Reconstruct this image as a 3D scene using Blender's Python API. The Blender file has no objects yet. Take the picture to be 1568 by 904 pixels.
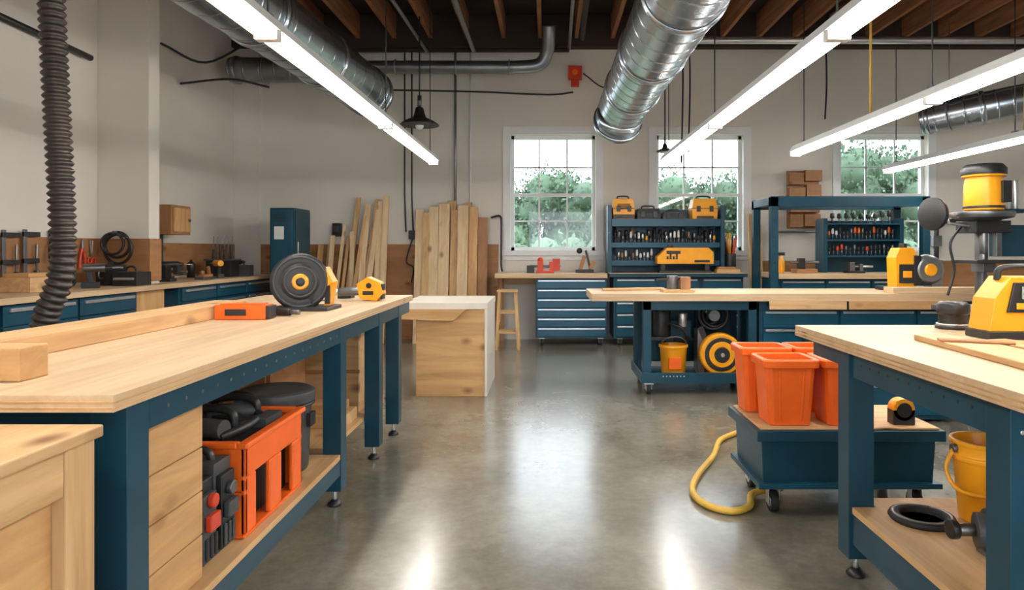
import bpy, bmesh, math, random
from mathutils import Vector, Matrix, Euler
random.seed(7)
sc = bpy.context.scene
sc.view_settings.view_transform = 'Standard'

# ------------------------------------------------------------------ materials
def newmat(name):
    m = bpy.data.materials.new(name); m.use_nodes = True
    nt = m.node_tree; return m, nt, nt.nodes['Principled BSDF']

def mat(name, col, rough=.5, metal=0., var=.12, nscale=9., bump=0., coat=0., bscale=60.):
    m, nt, p = newmat(name); N = nt.nodes; L = nt.links
    tc = N.new('ShaderNodeTexCoord'); no = N.new('ShaderNodeTexNoise')
    no.inputs['Scale'].default_value = nscale; no.inputs['Detail'].default_value = 5
    L.new(tc.outputs['Object'], no.inputs['Vector'])
    r = N.new('ShaderNodeValToRGB'); L.new(no.outputs['Fac'], r.inputs[0])
    r.color_ramp.elements[0].position = .3; r.color_ramp.elements[1].position = .7
    r.color_ramp.elements[0].color = [c*(1-var) for c in col]+[1]
    r.color_ramp.elements[1].color = [min(1, c*(1+var)) for c in col]+[1]
    L.new(r.outputs[0], p.inputs['Base Color'])
    p.inputs['Metallic'].default_value = metal
    p.inputs['Coat Weight'].default_value = coat
    mr = N.new('ShaderNodeMapRange'); L.new(no.outputs['Fac'], mr.inputs[0])
    mr.inputs['To Min'].default_value = rough*.85; mr.inputs['To Max'].default_value = min(1, rough*1.15)
    L.new(mr.outputs[0], p.inputs['Roughness'])
    if bump:
        n2 = N.new('ShaderNodeTexNoise'); n2.inputs['Scale'].default_value = bscale
        L.new(tc.outputs['Object'], n2.inputs['Vector'])
        b = N.new('ShaderNodeBump'); b.inputs['Strength'].default_value = bump; b.inputs['Distance'].default_value = .01
        L.new(n2.outputs['Fac'], b.inputs['Height']); L.new(b.outputs[0], p.inputs['Normal'])
    return m

def wood(name, c1, c2, axis='y', knots=True, rough=.55, fine=14.):
    m, nt, p = newmat(name); N = nt.nodes; L = nt.links
    tc = N.new('ShaderNodeTexCoord'); oi = N.new('ShaderNodeObjectInfo')
    mul = N.new('ShaderNodeMath'); mul.operation = 'MULTIPLY'; mul.inputs[1].default_value = 17
    L.new(oi.outputs['Random'], mul.inputs[0])
    add = N.new('ShaderNodeVectorMath'); add.operation = 'ADD'
    L.new(tc.outputs['Object'], add.inputs[0]); L.new(mul.outputs[0], add.inputs[1])
    mp = N.new('ShaderNodeMapping'); L.new(add.outputs[0], mp.inputs[0])
    s = [fine, fine, fine]; s['xyz'.index(axis)] = 1.1; mp.inputs['Scale'].default_value = s
    no = N.new('ShaderNodeTexNoise'); no.inputs['Scale'].default_value = 1.0; no.inputs['Detail'].default_value = 7
    no.inputs['Distortion'].default_value = .6; no.inputs['Roughness'].default_value = .62
    L.new(mp.outputs[0], no.inputs['Vector'])
    r = N.new('ShaderNodeValToRGB'); L.new(no.outputs['Fac'], r.inputs[0])
    r.color_ramp.elements[0].position = .34; r.color_ramp.elements[1].position = .64
    r.color_ramp.elements[0].color = list(c2)+[1]; r.color_ramp.elements[1].color = list(c1)+[1]
    out = r.outputs[0]
    if knots:
        mp2 = N.new('ShaderNodeMapping'); L.new(add.outputs[0], mp2.inputs[0])
        s2 = [5., 5., 5.]; s2['xyz'.index(axis)] = 3.0; mp2.inputs['Scale'].default_value = s2
        v = N.new('ShaderNodeTexVoronoi'); L.new(mp2.outputs[0], v.inputs['Vector']); v.inputs['Scale'].default_value = 1.
        r2 = N.new('ShaderNodeValToRGB'); L.new(v.outputs['Distance'], r2.inputs[0])
        r2.color_ramp.elements[0].position = .05; r2.color_ramp.elements[0].color = (.25, .13, .07, 1)
        r2.color_ramp.elements[1].position = .2; r2.color_ramp.elements[1].color = (1, 1, 1, 1)
        mx = N.new('ShaderNodeMix'); mx.data_type = 'RGBA'; mx.blend_type = 'MULTIPLY'; mx.inputs[0].default_value = .85
        L.new(out, mx.inputs[6]); L.new(r2.outputs[0], mx.inputs[7]); out = mx.outputs[2]
    L.new(out, p.inputs['Base Color']); p.inputs['Roughness'].default_value = rough
    b = N.new('ShaderNodeBump'); b.inputs['Strength'].default_value = .15; b.inputs['Distance'].default_value = .004
    L.new(no.outputs['Fac'], b.inputs['Height']); L.new(b.outputs[0], p.inputs['Normal'])
    return m

def emis(name, col, s):
    m, nt, p = newmat(name)
    p.inputs['Base Color'].default_value = (*col, 1); p.inputs['Emission Color'].default_value = (*col, 1)
    p.inputs['Emission Strength'].default_value = s
    return m

WALL = mat('wall_paint', (.74, .705, .645), .85, var=.04, nscale=1.2, bump=.05)
BLUE = mat('blue_steel', (.004, .050, .084), .36, .1, var=.18, nscale=5)
BLUED = mat('blue_drawer', (.005, .066, .116), .34, .1, var=.12, nscale=5)
W = {a: wood('pine_'+a, (.68, .435, .215), (.47, .275, .118), a) for a in 'xyz'}
WT = {a: wood('maple_'+a, (.69, .50, .315), (.52, .355, .205), a, knots=False, rough=.45) for a in 'xyz'}
PLY = {a: wood('plywood_'+a, (.65, .385, .17), (.44, .24, .09), a, fine=9.) for a in 'xyz'}
OSB = {a: wood('brown_panel_'+a, (.42, .20, .08), (.28, .13, .05), a, fine=8.) for a in 'xyz'}
PALE = wood('pale_board', (.80, .60, .37), (.62, .43, .235), 'z')
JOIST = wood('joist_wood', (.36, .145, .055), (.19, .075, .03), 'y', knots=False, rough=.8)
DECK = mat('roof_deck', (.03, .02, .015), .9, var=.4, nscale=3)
ORG = mat('orange_plastic', (.90, .14, .012), .36, var=.06)
YEL = mat('yellow_plastic', (.90, .38, .012), .34, var=.06)
RED = mat('red_plastic', (.6, .05, .015), .4)
BLK = mat('black_plastic', (.018, .018, .019), .42, var=.3)
RUB = mat('rubber', (.014, .014, .014), .7, var=.3)
GRY = mat('grey_plastic', (.055, .058, .062), .5)
SIL = mat('brushed_silver', (.66, .68, .70), .3, .85, var=.08)
STL = mat('dark_steel', (.20, .20, .21), .38, .85, var=.2)
GAL = mat('galvanized', (.46, .52, .59), .26, .95, var=.12, nscale=4)
GALD = mat('galvanized_dull', (.26, .28, .30), .36, .85, var=.15, nscale=4)
HOSE = mat('hose_plastic', (.05, .04, .034), .4, .25, var=.25)
WHT = mat('white_paint', (.80, .82, .82), .5, var=.02)
WTOP = mat('white_laminate', (.76, .71, .62), .35, var=.03)
YH = mat('yellow_hose', (.66, .41, .06), .42)
PIPE = mat('conduit', (.32, .32, .32), .4, .7)
TUBE = emis('fluorescent_tube', (1, .955, .885), 36)
LBL = mat('paper_label', (.75, .75, .72), .6, var=.03)
SCR = mat('lcd_screen', (.35, .42, .35), .2)
LEAF = mat('leaf', (.095, .15, .09), .8, var=.5, nscale=.8)
BARK = mat('bark', (.12, .08, .05), .9)
GRASS = mat('grass', (.12, .18, .07), .95, var=.3, nscale=1)
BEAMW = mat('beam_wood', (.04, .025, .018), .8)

def glassmat():
    m = bpy.data.materials.new('window_glass'); m.use_nodes = True; nt = m.node_tree; nt.nodes.clear()
    o = nt.nodes.new('ShaderNodeOutputMaterial'); t = nt.nodes.new('ShaderNodeBsdfTransparent'); g = nt.nodes.new('ShaderNodeBsdfGlossy')
    g.inputs['Roughness'].default_value = .03; x = nt.nodes.new('ShaderNodeMixShader'); x.inputs[0].default_value = .03
    nt.links.new(t.outputs[0], x.inputs[1]); nt.links.new(g.outputs[0], x.inputs[2]); nt.links.new(x.outputs[0], o.inputs[0]); return m
GLS = glassmat()

def floormat():
    m, nt, p = newmat('polished_concrete'); N = nt.nodes; L = nt.links
    tc = N.new('ShaderNodeTexCoord')
    a = N.new('ShaderNodeTexNoise'); a.inputs['Scale'].default_value = 1.7; a.inputs['Detail'].default_value = 7; a.inputs['Roughness'].default_value = .6; a.inputs['Distortion'].default_value = 0
    b = N.new('ShaderNodeTexNoise'); b.inputs['Scale'].default_value = 24; b.inputs['Detail'].default_value = 8; b.inputs['Roughness'].default_value = .65
    for n in (a, b): L.new(tc.outputs['Object'], n.inputs['Vector'])
    r = N.new('ShaderNodeValToRGB'); L.new(a.outputs['Fac'], r.inputs[0]); r.color_ramp.interpolation = 'EASE'
    r.color_ramp.elements[0].position = .25; r.color_ramp.elements[0].color = (.135, .123, .09, 1)
    r.color_ramp.elements[1].position = .75; r.color_ramp.elements[1].color = (.275, .26, .21, 1)
    r2 = N.new('ShaderNodeValToRGB'); L.new(b.outputs['Fac'], r2.inputs[0])
    r2.color_ramp.elements[0].position = .3; r2.color_ramp.elements[0].color = (.78, .78, .78, 1)
    r2.color_ramp.elements[1].position = .7; r2.color_ramp.elements[1].color = (1.08, 1.08, 1.08, 1)
    mx = N.new('ShaderNodeMix'); mx.data_type = 'RGBA'; mx.blend_type = 'MULTIPLY'; mx.inputs[0].default_value = .9
    L.new(r.outputs[0], mx.inputs[6]); L.new(r2.outputs[0], mx.inputs[7]); L.new(mx.outputs[2], p.inputs['Base Color'])
    mr = N.new('ShaderNodeMapRange'); L.new(a.outputs['Fac'], mr.inputs[0]); mr.inputs['From Min'].default_value = .25; mr.inputs['From Max'].default_value = .75
    mr.inputs['To Min'].default_value = .19; mr.inputs['To Max'].default_value = .27
    L.new(mr.outputs[0], p.inputs['Roughness']); p.inputs['Coat Weight'].default_value = .4; p.inputs['Coat Roughness'].default_value = .18
    p.inputs['IOR'].default_value = 1.55
    bp = N.new('ShaderNodeBump'); bp.inputs['Strength'].default_value = .04; bp.inputs['Distance'].default_value = .01
    L.new(b.outputs['Fac'], bp.inputs['Height']); L.new(bp.outputs[0], p.inputs['Normal'])
    return m
FLOOR = floormat()

# ------------------------------------------------------------------ builder
def cr(pts, n=8):
    P = [Vector(p) for p in pts]; P = [2*P[0]-P[1]]+P+[2*P[-1]-P[-2]]; out = []
    for i in range(1, len(P)-2):
        for k in range(n):
            t = k/n; a, b, c, d = P[i-1:i+3]
            out.append(.5*((2*b)+(c-a)*t+(2*a-5*b+4*c-d)*t*t+(3*b-a-3*c+d)*t**3))
    out.append(P[-2]); return out

def resample(pts, step):
    pts = [Vector(p) for p in pts]; out = [pts[0].copy()]; acc = 0
    for a, b in zip(pts, pts[1:]):
        l = (b-a).length; t = step-acc
        while t <= l:
            out.append(a.lerp(b, t/l)); t += step
        acc = l-(t-step)
    return out

class B:
    def __init__(s, name, bevel=.003):
        s.name = name; s.bm = bmesh.new(); s.mats = []; s.bevel = bevel
    def mi(s, m):
        if m not in s.mats: s.mats.append(m)
        return s.mats.index(m)
    def f(s, vs, m, smooth=False):
        try:
            fc = s.bm.faces.new(vs); fc.material_index = s.mi(m); fc.smooth = smooth
        except ValueError: pass
    def hexa(s, c, m):
        v = [s.bm.verts.new(p) for p in c]
        for q in ((3, 2, 1, 0), (4, 5, 6, 7), (0, 1, 5, 4), (1, 2, 6, 5), (2, 3, 7, 6), (3, 0, 4, 7)): s.f([v[i] for i in q], m)
    def box(s, x0, x1, y0, y1, z0, z1, m):
        s.hexa([(x0, y0, z0), (x1, y0, z0), (x1, y1, z0), (x0, y1, z0), (x0, y0, z1), (x1, y0, z1), (x1, y1, z1), (x0, y1, z1)], m)
    def rbox(s, c, size, m, rot=(0, 0, 0)):
        M = Matrix.Translation(c) @ Euler(rot).to_matrix().to_4x4(); a, b, d = [q/2 for q in size]
        s.hexa([M @ Vector(p) for p in ((-a, -b, -d), (a, -b, -d), (a, b, -d), (-a, b, -d), (-a, -b, d), (a, -b, d), (a, b, d), (-a, b, d))], m)
    def frus(s, cx, cy, z0, z1, w0, d0, w1, d1, m):
        s.hexa([(cx+sx*w/2, cy+sy*d/2, z) for z, w, d in ((z0, w0, d0), (z1, w1, d1)) for sx, sy in ((-1, -1), (1, -1), (1, 1), (-1, 1))], m)
    def sweep(s, pts, rad, m, seg=14, caps=True, smooth=True):
        pts = [Vector(p) for p in pts]; n = len(pts)
        if not isinstance(rad, (list, tuple)): rad = [rad]*n
        T = [(pts[min(i+1, n-1)]-pts[max(i-1, 0)]) for i in range(n)]
        for i in range(n):
            if T[i].length < 1e-6: T[i] = T[i-1].copy() if i else Vector((0, 0, 1))
            T[i] = T[i].normalized()
        u = T[0].orthogonal().normalized(); rings = []
        for i in range(n):
            u = (u-T[i]*u.dot(T[i])).normalized(); v = T[i].cross(u)
            rings.append([s.bm.verts.new(pts[i]+(u*math.cos(2*math.pi*k/seg)+v*math.sin(2*math.pi*k/seg))*rad[i]) for k in range(seg)])
        for a, b in zip(rings, rings[1:]):
            for k in range(seg): s.f([a[k], a[(k+1) % seg], b[(k+1) % seg], b[k]], m, smooth)
        if caps:
            s.f(rings[0][::-1], m); s.f(rings[-1], m)
    def cyl(s, p0, p1, r, m, r1=None, seg=24, caps=True):
        s.sweep([p0, p1], [r, r if r1 is None else r1], m, seg, caps)
    def lathe(s, c, prof, m, axis=(0, 0, 1), seg=28):
        c = Vector(c); A = Vector(axis).normalized(); u = A.orthogonal().normalized(); v = A.cross(u); rings = []
        for r, h in prof:
            r = max(r, 1e-4)
            rings.append([s.bm.verts.new(c+A*h+(u*math.cos(2*math.pi*k/seg)+v*math.sin(2*math.pi*k/seg))*r) for k in range(seg)])
        for a, b in zip(rings, rings[1:]):
            for k in range(seg): s.f([a[k], a[(k+1) % seg], b[(k+1) % seg], b[k]], m, True)
        s.f(rings[0][::-1], m); s.f(rings[-1], m)
    def torus(s, c, R, r, m, axis=(0, 0, 1), seg=32, a0=0, a1=2*math.pi):
        c = Vector(c); A = Vector(axis).normalized(); u = A.orthogonal().normalized(); v = A.cross(u)
        pts = [c+(u*math.cos(a0+(a1-a0)*i/seg)+v*math.sin(a0+(a1-a0)*i/seg))*R for i in range(seg+1)]
        s.sweep(pts, r, m, 10)
    def prism(s, poly, m, axis='y', a0=0, a1=1):
        def P(p, a):
            return {'y': (p[0], a, p[1]), 'x': (a, p[0], p[1]), 'z': (p[0], p[1], a)}[axis]
        A = [s.bm.verts.new(P(p, a0)) for p in poly]; Bv = [s.bm.verts.new(P(p, a1)) for p in poly]; n = len(poly)
        s.f(A[::-1], m); s.f(Bv, m)
        for i in range(n): s.f([A[i], A[(i+1) % n], Bv[(i+1) % n], Bv[i]], m)
    def ball(s, c, r, m, seg=16):
        if not isinstance(r, (list, tuple)): r = (r, r, r)
        R = bmesh.ops.create_uvsphere(s.bm, u_segments=seg, v_segments=seg//2+2, radius=1, matrix=Matrix.Translation(c) @ Matrix.Diagonal((*r, 1)))
        i = s.mi(m)
        for v in R['verts']:
            for fc in v.link_faces: fc.material_index = i; fc.smooth = True
    def tub(s, cx, cy, z0, z1, w0, d0, w1, d1, t, m, kk=.12):
        def ring(w, d, z):
            out = []
            for sx, sy in ((-1, -1), (1, -1), (1, 1), (-1, 1)):
                k = kk*min(w, d)
                for e in ((0, 1), (.3, .3), (1, 0)) if sx*sy > 0 else ((1, 0), (.3, .3), (0, 1)):
                    out.append(s.bm.verts.new((cx+sx*(w/2-k*e[0]), cy+sy*(d/2-k*e[1]), z)))
            return out
        R = [ring(w0, d0, z0), ring(w1, d1, z1-.04), ring(w1+.03, d1+.03, z1-.04), ring(w1+.035, d1+.035, z1-.008), ring(w1+.028, d1+.028, z1), ring(w1-2*t, d1-2*t, z1), ring(w0-2*t, d0-2*t, z0+t)]
        s.f(R[0][::-1], m)
        for a, b in zip(R, R[1:]):
            for k in range(12): s.f([a[k], a[(k+1) % 12], b[(k+1) % 12], b[k]], m)
        s.f(R[-1], m)
        for q in (-.25, .25):
            for sy in (-1, 1):
                s.hexa([(cx+q*w0-.006, cy+sy*(d0/2+.004), z0+.02), (cx+q*w0+.006, cy+sy*(d0/2+.004), z0+.02), (cx+q*w0+.006, cy+sy*(d0/2-.004), z0+.02), (cx+q*w0-.006, cy+sy*(d0/2-.004), z0+.02),
                        (cx+q*w1-.006, cy+sy*(d1/2+.004), z1-.05), (cx+q*w1+.006, cy+sy*(d1/2+.004), z1-.05), (cx+q*w1+.006, cy+sy*(d1/2-.004), z1-.05), (cx+q*w1-.006, cy+sy*(d1/2-.004), z1-.05)], m)
    def caster(s, x, y, r, top, ang=0):
        s.cyl((x-.018, y, r), (x+.018, y, r), r, RUB, seg=20)
        s.cyl((x-.02, y, r), (x+.02, y, r), r*.55, SIL, seg=16)
        s.box(x-.028, x-.022, y-.02, y+.02, r-.01, top-.012, SIL); s.box(x+.022, x+.028, y-.02, y+.02, r-.01, top-.012, SIL)
        s.box(x-.04, x+.04, y-.04, y+.04, top-.014, top, SIL)
    def done(s, rz=0):
        vs = [v.co for v in s.bm.verts]
        lo = Vector([min(v[i] for v in vs) for i in range(3)]); hi = Vector([max(v[i] for v in vs) for i in range(3)])
        o = Vector(((lo.x+hi.x)/2, (lo.y+hi.y)/2, lo.z))
        bmesh.ops.translate(s.bm, verts=s.bm.verts, vec=-o)
        bmesh.ops.recalc_face_normals(s.bm, faces=s.bm.faces)
        me = bpy.data.meshes.new(s.name); s.bm.to_mesh(me); s.bm.free()
        for m in s.mats: me.materials.append(m)
        ob = bpy.data.objects.new(s.name, me); sc.collection.objects.link(ob); ob.location = o; ob.rotation_euler = (0, 0, rz)
        if s.bevel:
            b = ob.modifiers.new('bevel', 'BEVEL'); b.width = s.bevel; b.segments = 2; b.limit_method = 'ANGLE'; b.angle_limit = math.radians(50)
        return ob

def drawers_front(b, x0, x1, y, z0, z1, n, m=None, t=.02):
    m = m or BLUED; h = (z1-z0)/n
    for i in range(n):
        a = z0+i*h+.006; c = z0+(i+1)*h-.006
        b.box(x0+.012, x1-.012, y-t, y, a, c, m)
        b.box(x0+.03, x1-.03, y-t-.014, y-t, c-.026, c-.006, SIL)
def drawers_side(b, x, y0, y1, z0, z1, n, t=.02):
    h = (z1-z0)/n
    for i in range(n):
        a = z0+i*h+.006; c = z0+(i+1)*h-.006
        b.box(x, x+t, y0+.012, y1-.012, a, c, BLUED)
        b.box(x+t, x+t+.018, y0+.06, y1-.06, c-.045, c-.02, SIL)

# ------------------------------------------------------------------ room
XL, XR, YB, YF, ZC = -4.35, 7.3, 9.55, -3.0, 4.5
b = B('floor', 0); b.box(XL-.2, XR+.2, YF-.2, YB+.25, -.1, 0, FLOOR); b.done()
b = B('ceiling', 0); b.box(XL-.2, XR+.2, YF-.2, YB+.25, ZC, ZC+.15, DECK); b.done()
b = B('wall_left', 0); b.box(XL-.2, XL, YF, YB+.25, 0, ZC, WALL); b.done()
b = B('wall_right', 0); b.box(XR, XR+.2, YF, YB+.25, 0, ZC, WALL); b.done()
wins = [(-.51, .676), (1.53, 2.74), (4.10, 5.32)]; WZ0, WZ1 = 1.23, 2.86
b = B('wall_back', 0); xs = XL
for x0, x1 in wins:
    b.box(xs, x0, YB, YB+.25, 0, ZC, WALL); b.box(x0, x1, YB, YB+.25, 0, WZ0, WALL); b.box(x0, x1, YB, YB+.25, WZ1, ZC, WALL); xs = x1
b.box(xs, XR, YB, YB+.25, 0, ZC, WALL); b.done()
# rear wall (behind the photographer) with an unseen opening added to let in sky fill
b = B('wall_rear', 0); b.box(XL-.2, -.6, YF-.2, YF, 0, ZC, WALL); b.box(2.4, XR+.2, YF-.2, YF, 0, ZC, WALL); b.box(-.6, 2.4, YF-.2, YF, 2.5, ZC, WALL); b.done()
b = B('wall_left_pilaster', .004); b.box(XL, -3.85, 6.6, 6.78, 0, 4.48, WALL); b.done()
b = B('wall_back_pilaster', .004); b.box(XL, -4.0, 9.46, YB, 0, 4.04, WALL); b.done()
for i, (x0, x1) in enumerate(wins):
    b = B('window_%d' % (i+1), .002); t = .11
    for q in ((x0-t, x0, WZ0-.02, WZ1+t), (x1, x1+t, WZ0-.02, WZ1+t), (x0, x1, WZ1, WZ1+t)):
        b.box(q[0], q[1], YB-.025, YB+.0, q[2], q[3], WHT)
    b.box(x0-t-.02, x1+t+.02, YB-.05, YB, WZ0-.06, WZ0-.02+.03, WHT); b.box(x0-t, x1+t, YB-.02, YB, WZ0-.12, WZ0-.06, WHT)
    y = YB+.12
    for q in ((x0, x0+.045), (x1-.045, x1)): b.box(*q, y-.03, y+.03, WZ0, WZ1, WHT)
    b.box(x0, x1, y-.03, y+.03, WZ0, WZ0+.06, WHT); b.box(x0, x1, y-.03, y+.03, WZ1-.05, WZ1, WHT)
    zm = (WZ0+WZ1)/2-.02; b.box(x0, x1, y-.035, y+.03, zm-.022, zm+.022, WHT)
    for k in (1, 2):
        xm = x0+(x1-x0)*k/3; b.box(xm-.011, xm+.011, y-.015, y+.015, WZ0, WZ1, WHT)
    for zz in ((WZ0+.06+zm)/2, (WZ1-.05+zm)/2): b.box(x0, x1, y-.015, y+.015, zz-.011, zz+.011, WHT)
    b.box(x0+.04, x1-.04, y-.002, y+.002, WZ0+.05, WZ1-.04, GLS); b.done()
b = B('wall_panel_left'); b.box(XL, XL+.02, 2.5, 6.6, .95, 1.36, OSB['y']); b.box(XL+.02, -3.85, 6.58, 6.6, .95, 1.36, OSB['x'])
b.box(-3.85, -3.83, 6.58, 6.78, .95, 1.36, OSB['y']); b.box(XL, XL+.02, 6.78, 9.46, .95, 1.33, OSB['y'])
b.done()
b = B('wall_panel_back'); b.box(-4.0, -.68, YB-.02, YB, .0, 1.33, OSB['x']); b.box(2.87, 6.9, YB-.02, YB, .0, 1.1, OSB['x']); b.done()
# ceiling framing
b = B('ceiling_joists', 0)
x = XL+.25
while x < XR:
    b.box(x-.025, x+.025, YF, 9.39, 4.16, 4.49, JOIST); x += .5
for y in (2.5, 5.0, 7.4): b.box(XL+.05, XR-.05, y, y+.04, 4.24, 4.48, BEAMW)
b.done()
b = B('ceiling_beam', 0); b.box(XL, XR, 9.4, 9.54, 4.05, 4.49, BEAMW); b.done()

# ------------------------------------------------------------------ outside
b = B('ground_outside', 0); b.box(-40, 60, 9.9, 90, -.5, -.4, GRASS); b.done()
def leafcard(b, c, sz):
    M = Euler([random.uniform(0, 6.28) for _ in range(3)]).to_matrix(); s_ = sz*random.uniform(.6, 1.2)
    b.f([b.bm.verts.new(c+M @ Vector(p)*s_) for p in ((-.5, 0, 0), (0, -.3, .05), (.5, 0, 0), (0, .3, .05))], LEAF)
def tree(x, y, h, r, n=5600, sz=.17):
    b = B('tree', 0); b.sweep([(x, y, -.4), (x+.1, y, h*.5), (x, y, h*.8)], [.2, .13, .05], BARK, 10)
    blobs = [(x+random.uniform(-r, r)*.75, y+random.uniform(-r, r)*.5, random.uniform(h*.12, h*.82), random.uniform(.3, .5)*r) for _ in range(17)]
    blobs.append((x, y, h-.5*r, .5*r))
    for q in blobs: b.ball(q[:3], q[3]*.68, LEAF, 10)
    for _ in range(n):
        q = random.choice(blobs); d = Vector([random.gauss(0, 1) for _ in range(3)]).normalized()*q[3]*random.uniform(.68, 1.18)
        c = Vector(q[:3])+d
        if c.z < -.35: c.z = -.35+random.random()*.4
        leafcard(b, c, sz)
    b.done()
tree(-.1, 26, 4.5, 2.1); tree(2.6, 32, 3.6, 2.4); tree(5.0, 27, 4.5, 2.0); tree(7.6, 27, 4.3, 2.0)
tree(11.4, 25, 5.4, 2.5); tree(14.6, 26, 5.6, 2.5); tree(-3.0, 31, 3.6, 2.2)
b = B('hedge', 0)
for i in range(32): b.ball((-6+i*.85, 21+random.uniform(-.2, .3), .5), (.7, .6, random.uniform(.9, 1.2)), LEAF, 10)
for _ in range(9000):
    leafcard(b, Vector((random.uniform(-6, 20), random.uniform(20, 22), random.uniform(-.4, 1.4+.5*random.random()))), .2)
b.done()

# ------------------------------------------------------------------ ceiling services
TOP = 4.155
def duct(name, pts, r, m=GAL, rib=.16, flange=None):
    b = B(name, 0); P = resample(cr(pts, 16), .02); n = len(P); k = max(4, int(rib/.02))
    Q = []; R = []
    for i in range(n):                       # crisp narrow seam every k samples, flat panels between
        T = (P[min(i+1, n-1)]-P[max(i-1, 0)]).normalized()
        if i % k == 0:
            for o, dr in ((-.016, 0), (-.009, 0), (-.006, .003), (.006, .003), (.009, 0), (.016, 0)): Q.append(P[i]+T*o); R.append(r+dr)
        elif i % k in (k//2,) or (i == n-1 and i % k > 1): Q.append(P[i]); R.append(r)
    b.sweep(Q, R, m, 48, caps=False)
    b.sweep(P[::k//2], r-.012, GALD, 40, caps=False)
    fl = flange or 1.3; j = int(fl/.02)
    for i in list(range(3, n-3, j))+[n-3]:
        T = (P[min(i+1, n-1)]-P[i-1]).normalized(); b.sweep([P[i]-T*.03, P[i]-T*.025, P[i]+T*.025, P[i]+T*.03], [r+.003, r+.018, r+.018, r+.003], m, 48, caps=False)
    for i in (j//2, n//2+3):
        if 0 < i < n:
            q = P[i]; b.torus(q, r+.014, .006, PIPE, (P[i]-P[i-1]), 30); b.cyl(q+Vector((0, 0, r)), (q.x, q.y, TOP), .006, PIPE, seg=6)
    return b.done()
duct('ventilation_duct', [(.86, -1, 2.88), (.86, 3, 2.88), (.86, 7.3, 2.88), (.84, 7.8, 2.82), (.82, 8.05, 2.74)], .27, rib=.24)
duct('ventilation_duct', [(-2.85, -1, 3.22), (-2.48, 4, 3.2), (-2.16, 8.35, 3.16)], .28, GAL, rib=.28)
duct('ventilation_duct', [(-4.15, 9.0, 3.62), (-3.6, 9.0, 3.62), (-2.45, 9.0, 3.64)], .165, GALD, rib=.2, flange=.9)
duct('ventilation_duct', [(4.9, 8.9, 2.95), (5.4, 8.5, 3.02), (6.1, 8.2, 3.12), (7.05, 8.0, 3.2)], .19, GAL, flange=.6)
b = B('exhaust_pipe', 0)
b.sweep(cr([(-2.43, 9.0, 3.66), (-1.0, 9.0, 3.66), (-.4, 9.0, 3.66), (-.1, 9.0, 3.7), (0.0, 8.95, 3.85), (0.02, 8.85, 4.0), (.02, 8.8, 4.14)], 8), .085, GALD, 24)
for x in (-2.0, -1.2, -.5): b.torus((x, 9.0, 3.66), .092, .012, PIPE, (1, 0, 0))
b.done()
def pipe(name, pts, r, m=PIPE, smooth=True, seg=10):
    b = B(name, 0); b.sweep(cr(pts, 6) if smooth and len(pts) > 2 else pts, r, m, seg); return b.done()
pipe('sprinkler_pipe', [(1.8, 8.4, 3.83), (7.25, 8.4, 3.83)], .045, SIL)
pipe('sprinkler_pipe', [(-3.8, 9.33, 3.98), (.3, 9.33, 3.98)], .03, BEAMW)
pipe('sprinkler_pipe', [(-1.0, 3.5, 3.95), (-1.0, 9.28, 3.95)], .028, SIL)
pipe('electrical_conduit', [(-1.7, 4.0, 3.9), (-1.62, 9.2, 3.92)], .022)
pipe('electrical_conduit', [(.25, 4.0, 4.0), (.3, 9.3, 4.0)], .022)
pipe('electrical_conduit', [(-1.2, 6.4, 4.07), (.9, 6.4, 4.07)], .035, WHT)
pipe('electrical_conduit', [(.38, 4.6, 3.98), (.45, 8.8, 3.98)], .035, BEAMW)
pipe('electrical_conduit', [(-1.28, 9.52, 4.03), (-1.28, 9.52, 1.35)], .018, PIPE)
pipe('electrical_conduit', [(-1.07, 9.52, 4.03), (-1.07, 9.52, 1.35)], .012, WHT)
pipe('electrical_conduit', [(3.4, 3.6, 4.0), (3.4, 9.2, 4.0)], .03, SIL)
pipe('power_cable', [(-2.3, 9.38, 3.45), (-1.0, 9.4, 3.43), (0, 9.45, 3.40), (.36, 9.48, 3.44)], .012, BLK)
pipe('power_cable', [(.5, 9.48, 3.7), (.8, 9.45, 3.5), (.95, 9.4, 3.75), (1.0, 9.3, 4.1)], .01, BLK)
pipe('wall_rail', [(-4.31, 5.0, 3.1), (-4.28, 6.4, 3.05)], .03, BLK)
pipe('power_cable', [(-4.3, 7.6, 3.55), (-4.1, 8.2, 3.5), (-3.7, 8.6, 3.9), (-3.3, 8.7, 4.1)], .014, BLK)
pipe('power_cable', [(-4.3, 8.0, 3.2), (-3.9, 8.4, 3.35), (-3.5, 8.6, 3.3)], .014, BLK)
b = B('outlet_box'); b.box(-1.92, -1.80, 9.45, 9.525, 1.40, 1.52, BLK)
for x in (-1.98, -1.88): b.sweep([(x, 9.48, 4.03), (x, 9.48, 2), (x+.02, 9.48, 1.5)], .011, BLK, 8)
b.sweep(cr([(-1.86, 9.45, 1.42), (-1.95, 9.45, 1.1), (-1.85, 9.45, 1.0), (-1.88, 9.45, .8)], 6), .01, BLK, 8); b.done()
b = B('outlet_box'); b.box(-2.98, -2.86, 9.46, 9.525, 1.44, 1.62, BLK); b.box(-2.96, -2.88, 9.45, 9.46, 1.5, 1.58, GRY); b.done()
b = B('fire_alarm'); b.box(.29, .48, 9.44, 9.54, 3.62, 3.80, RED); b.cyl((.385, 9.44, 3.71), (.385, 9.425, 3.71), .04, ORG); b.box(.33, .44, 9.45, 9.52, 3.52, 3.62, RED); b.done()

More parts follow.
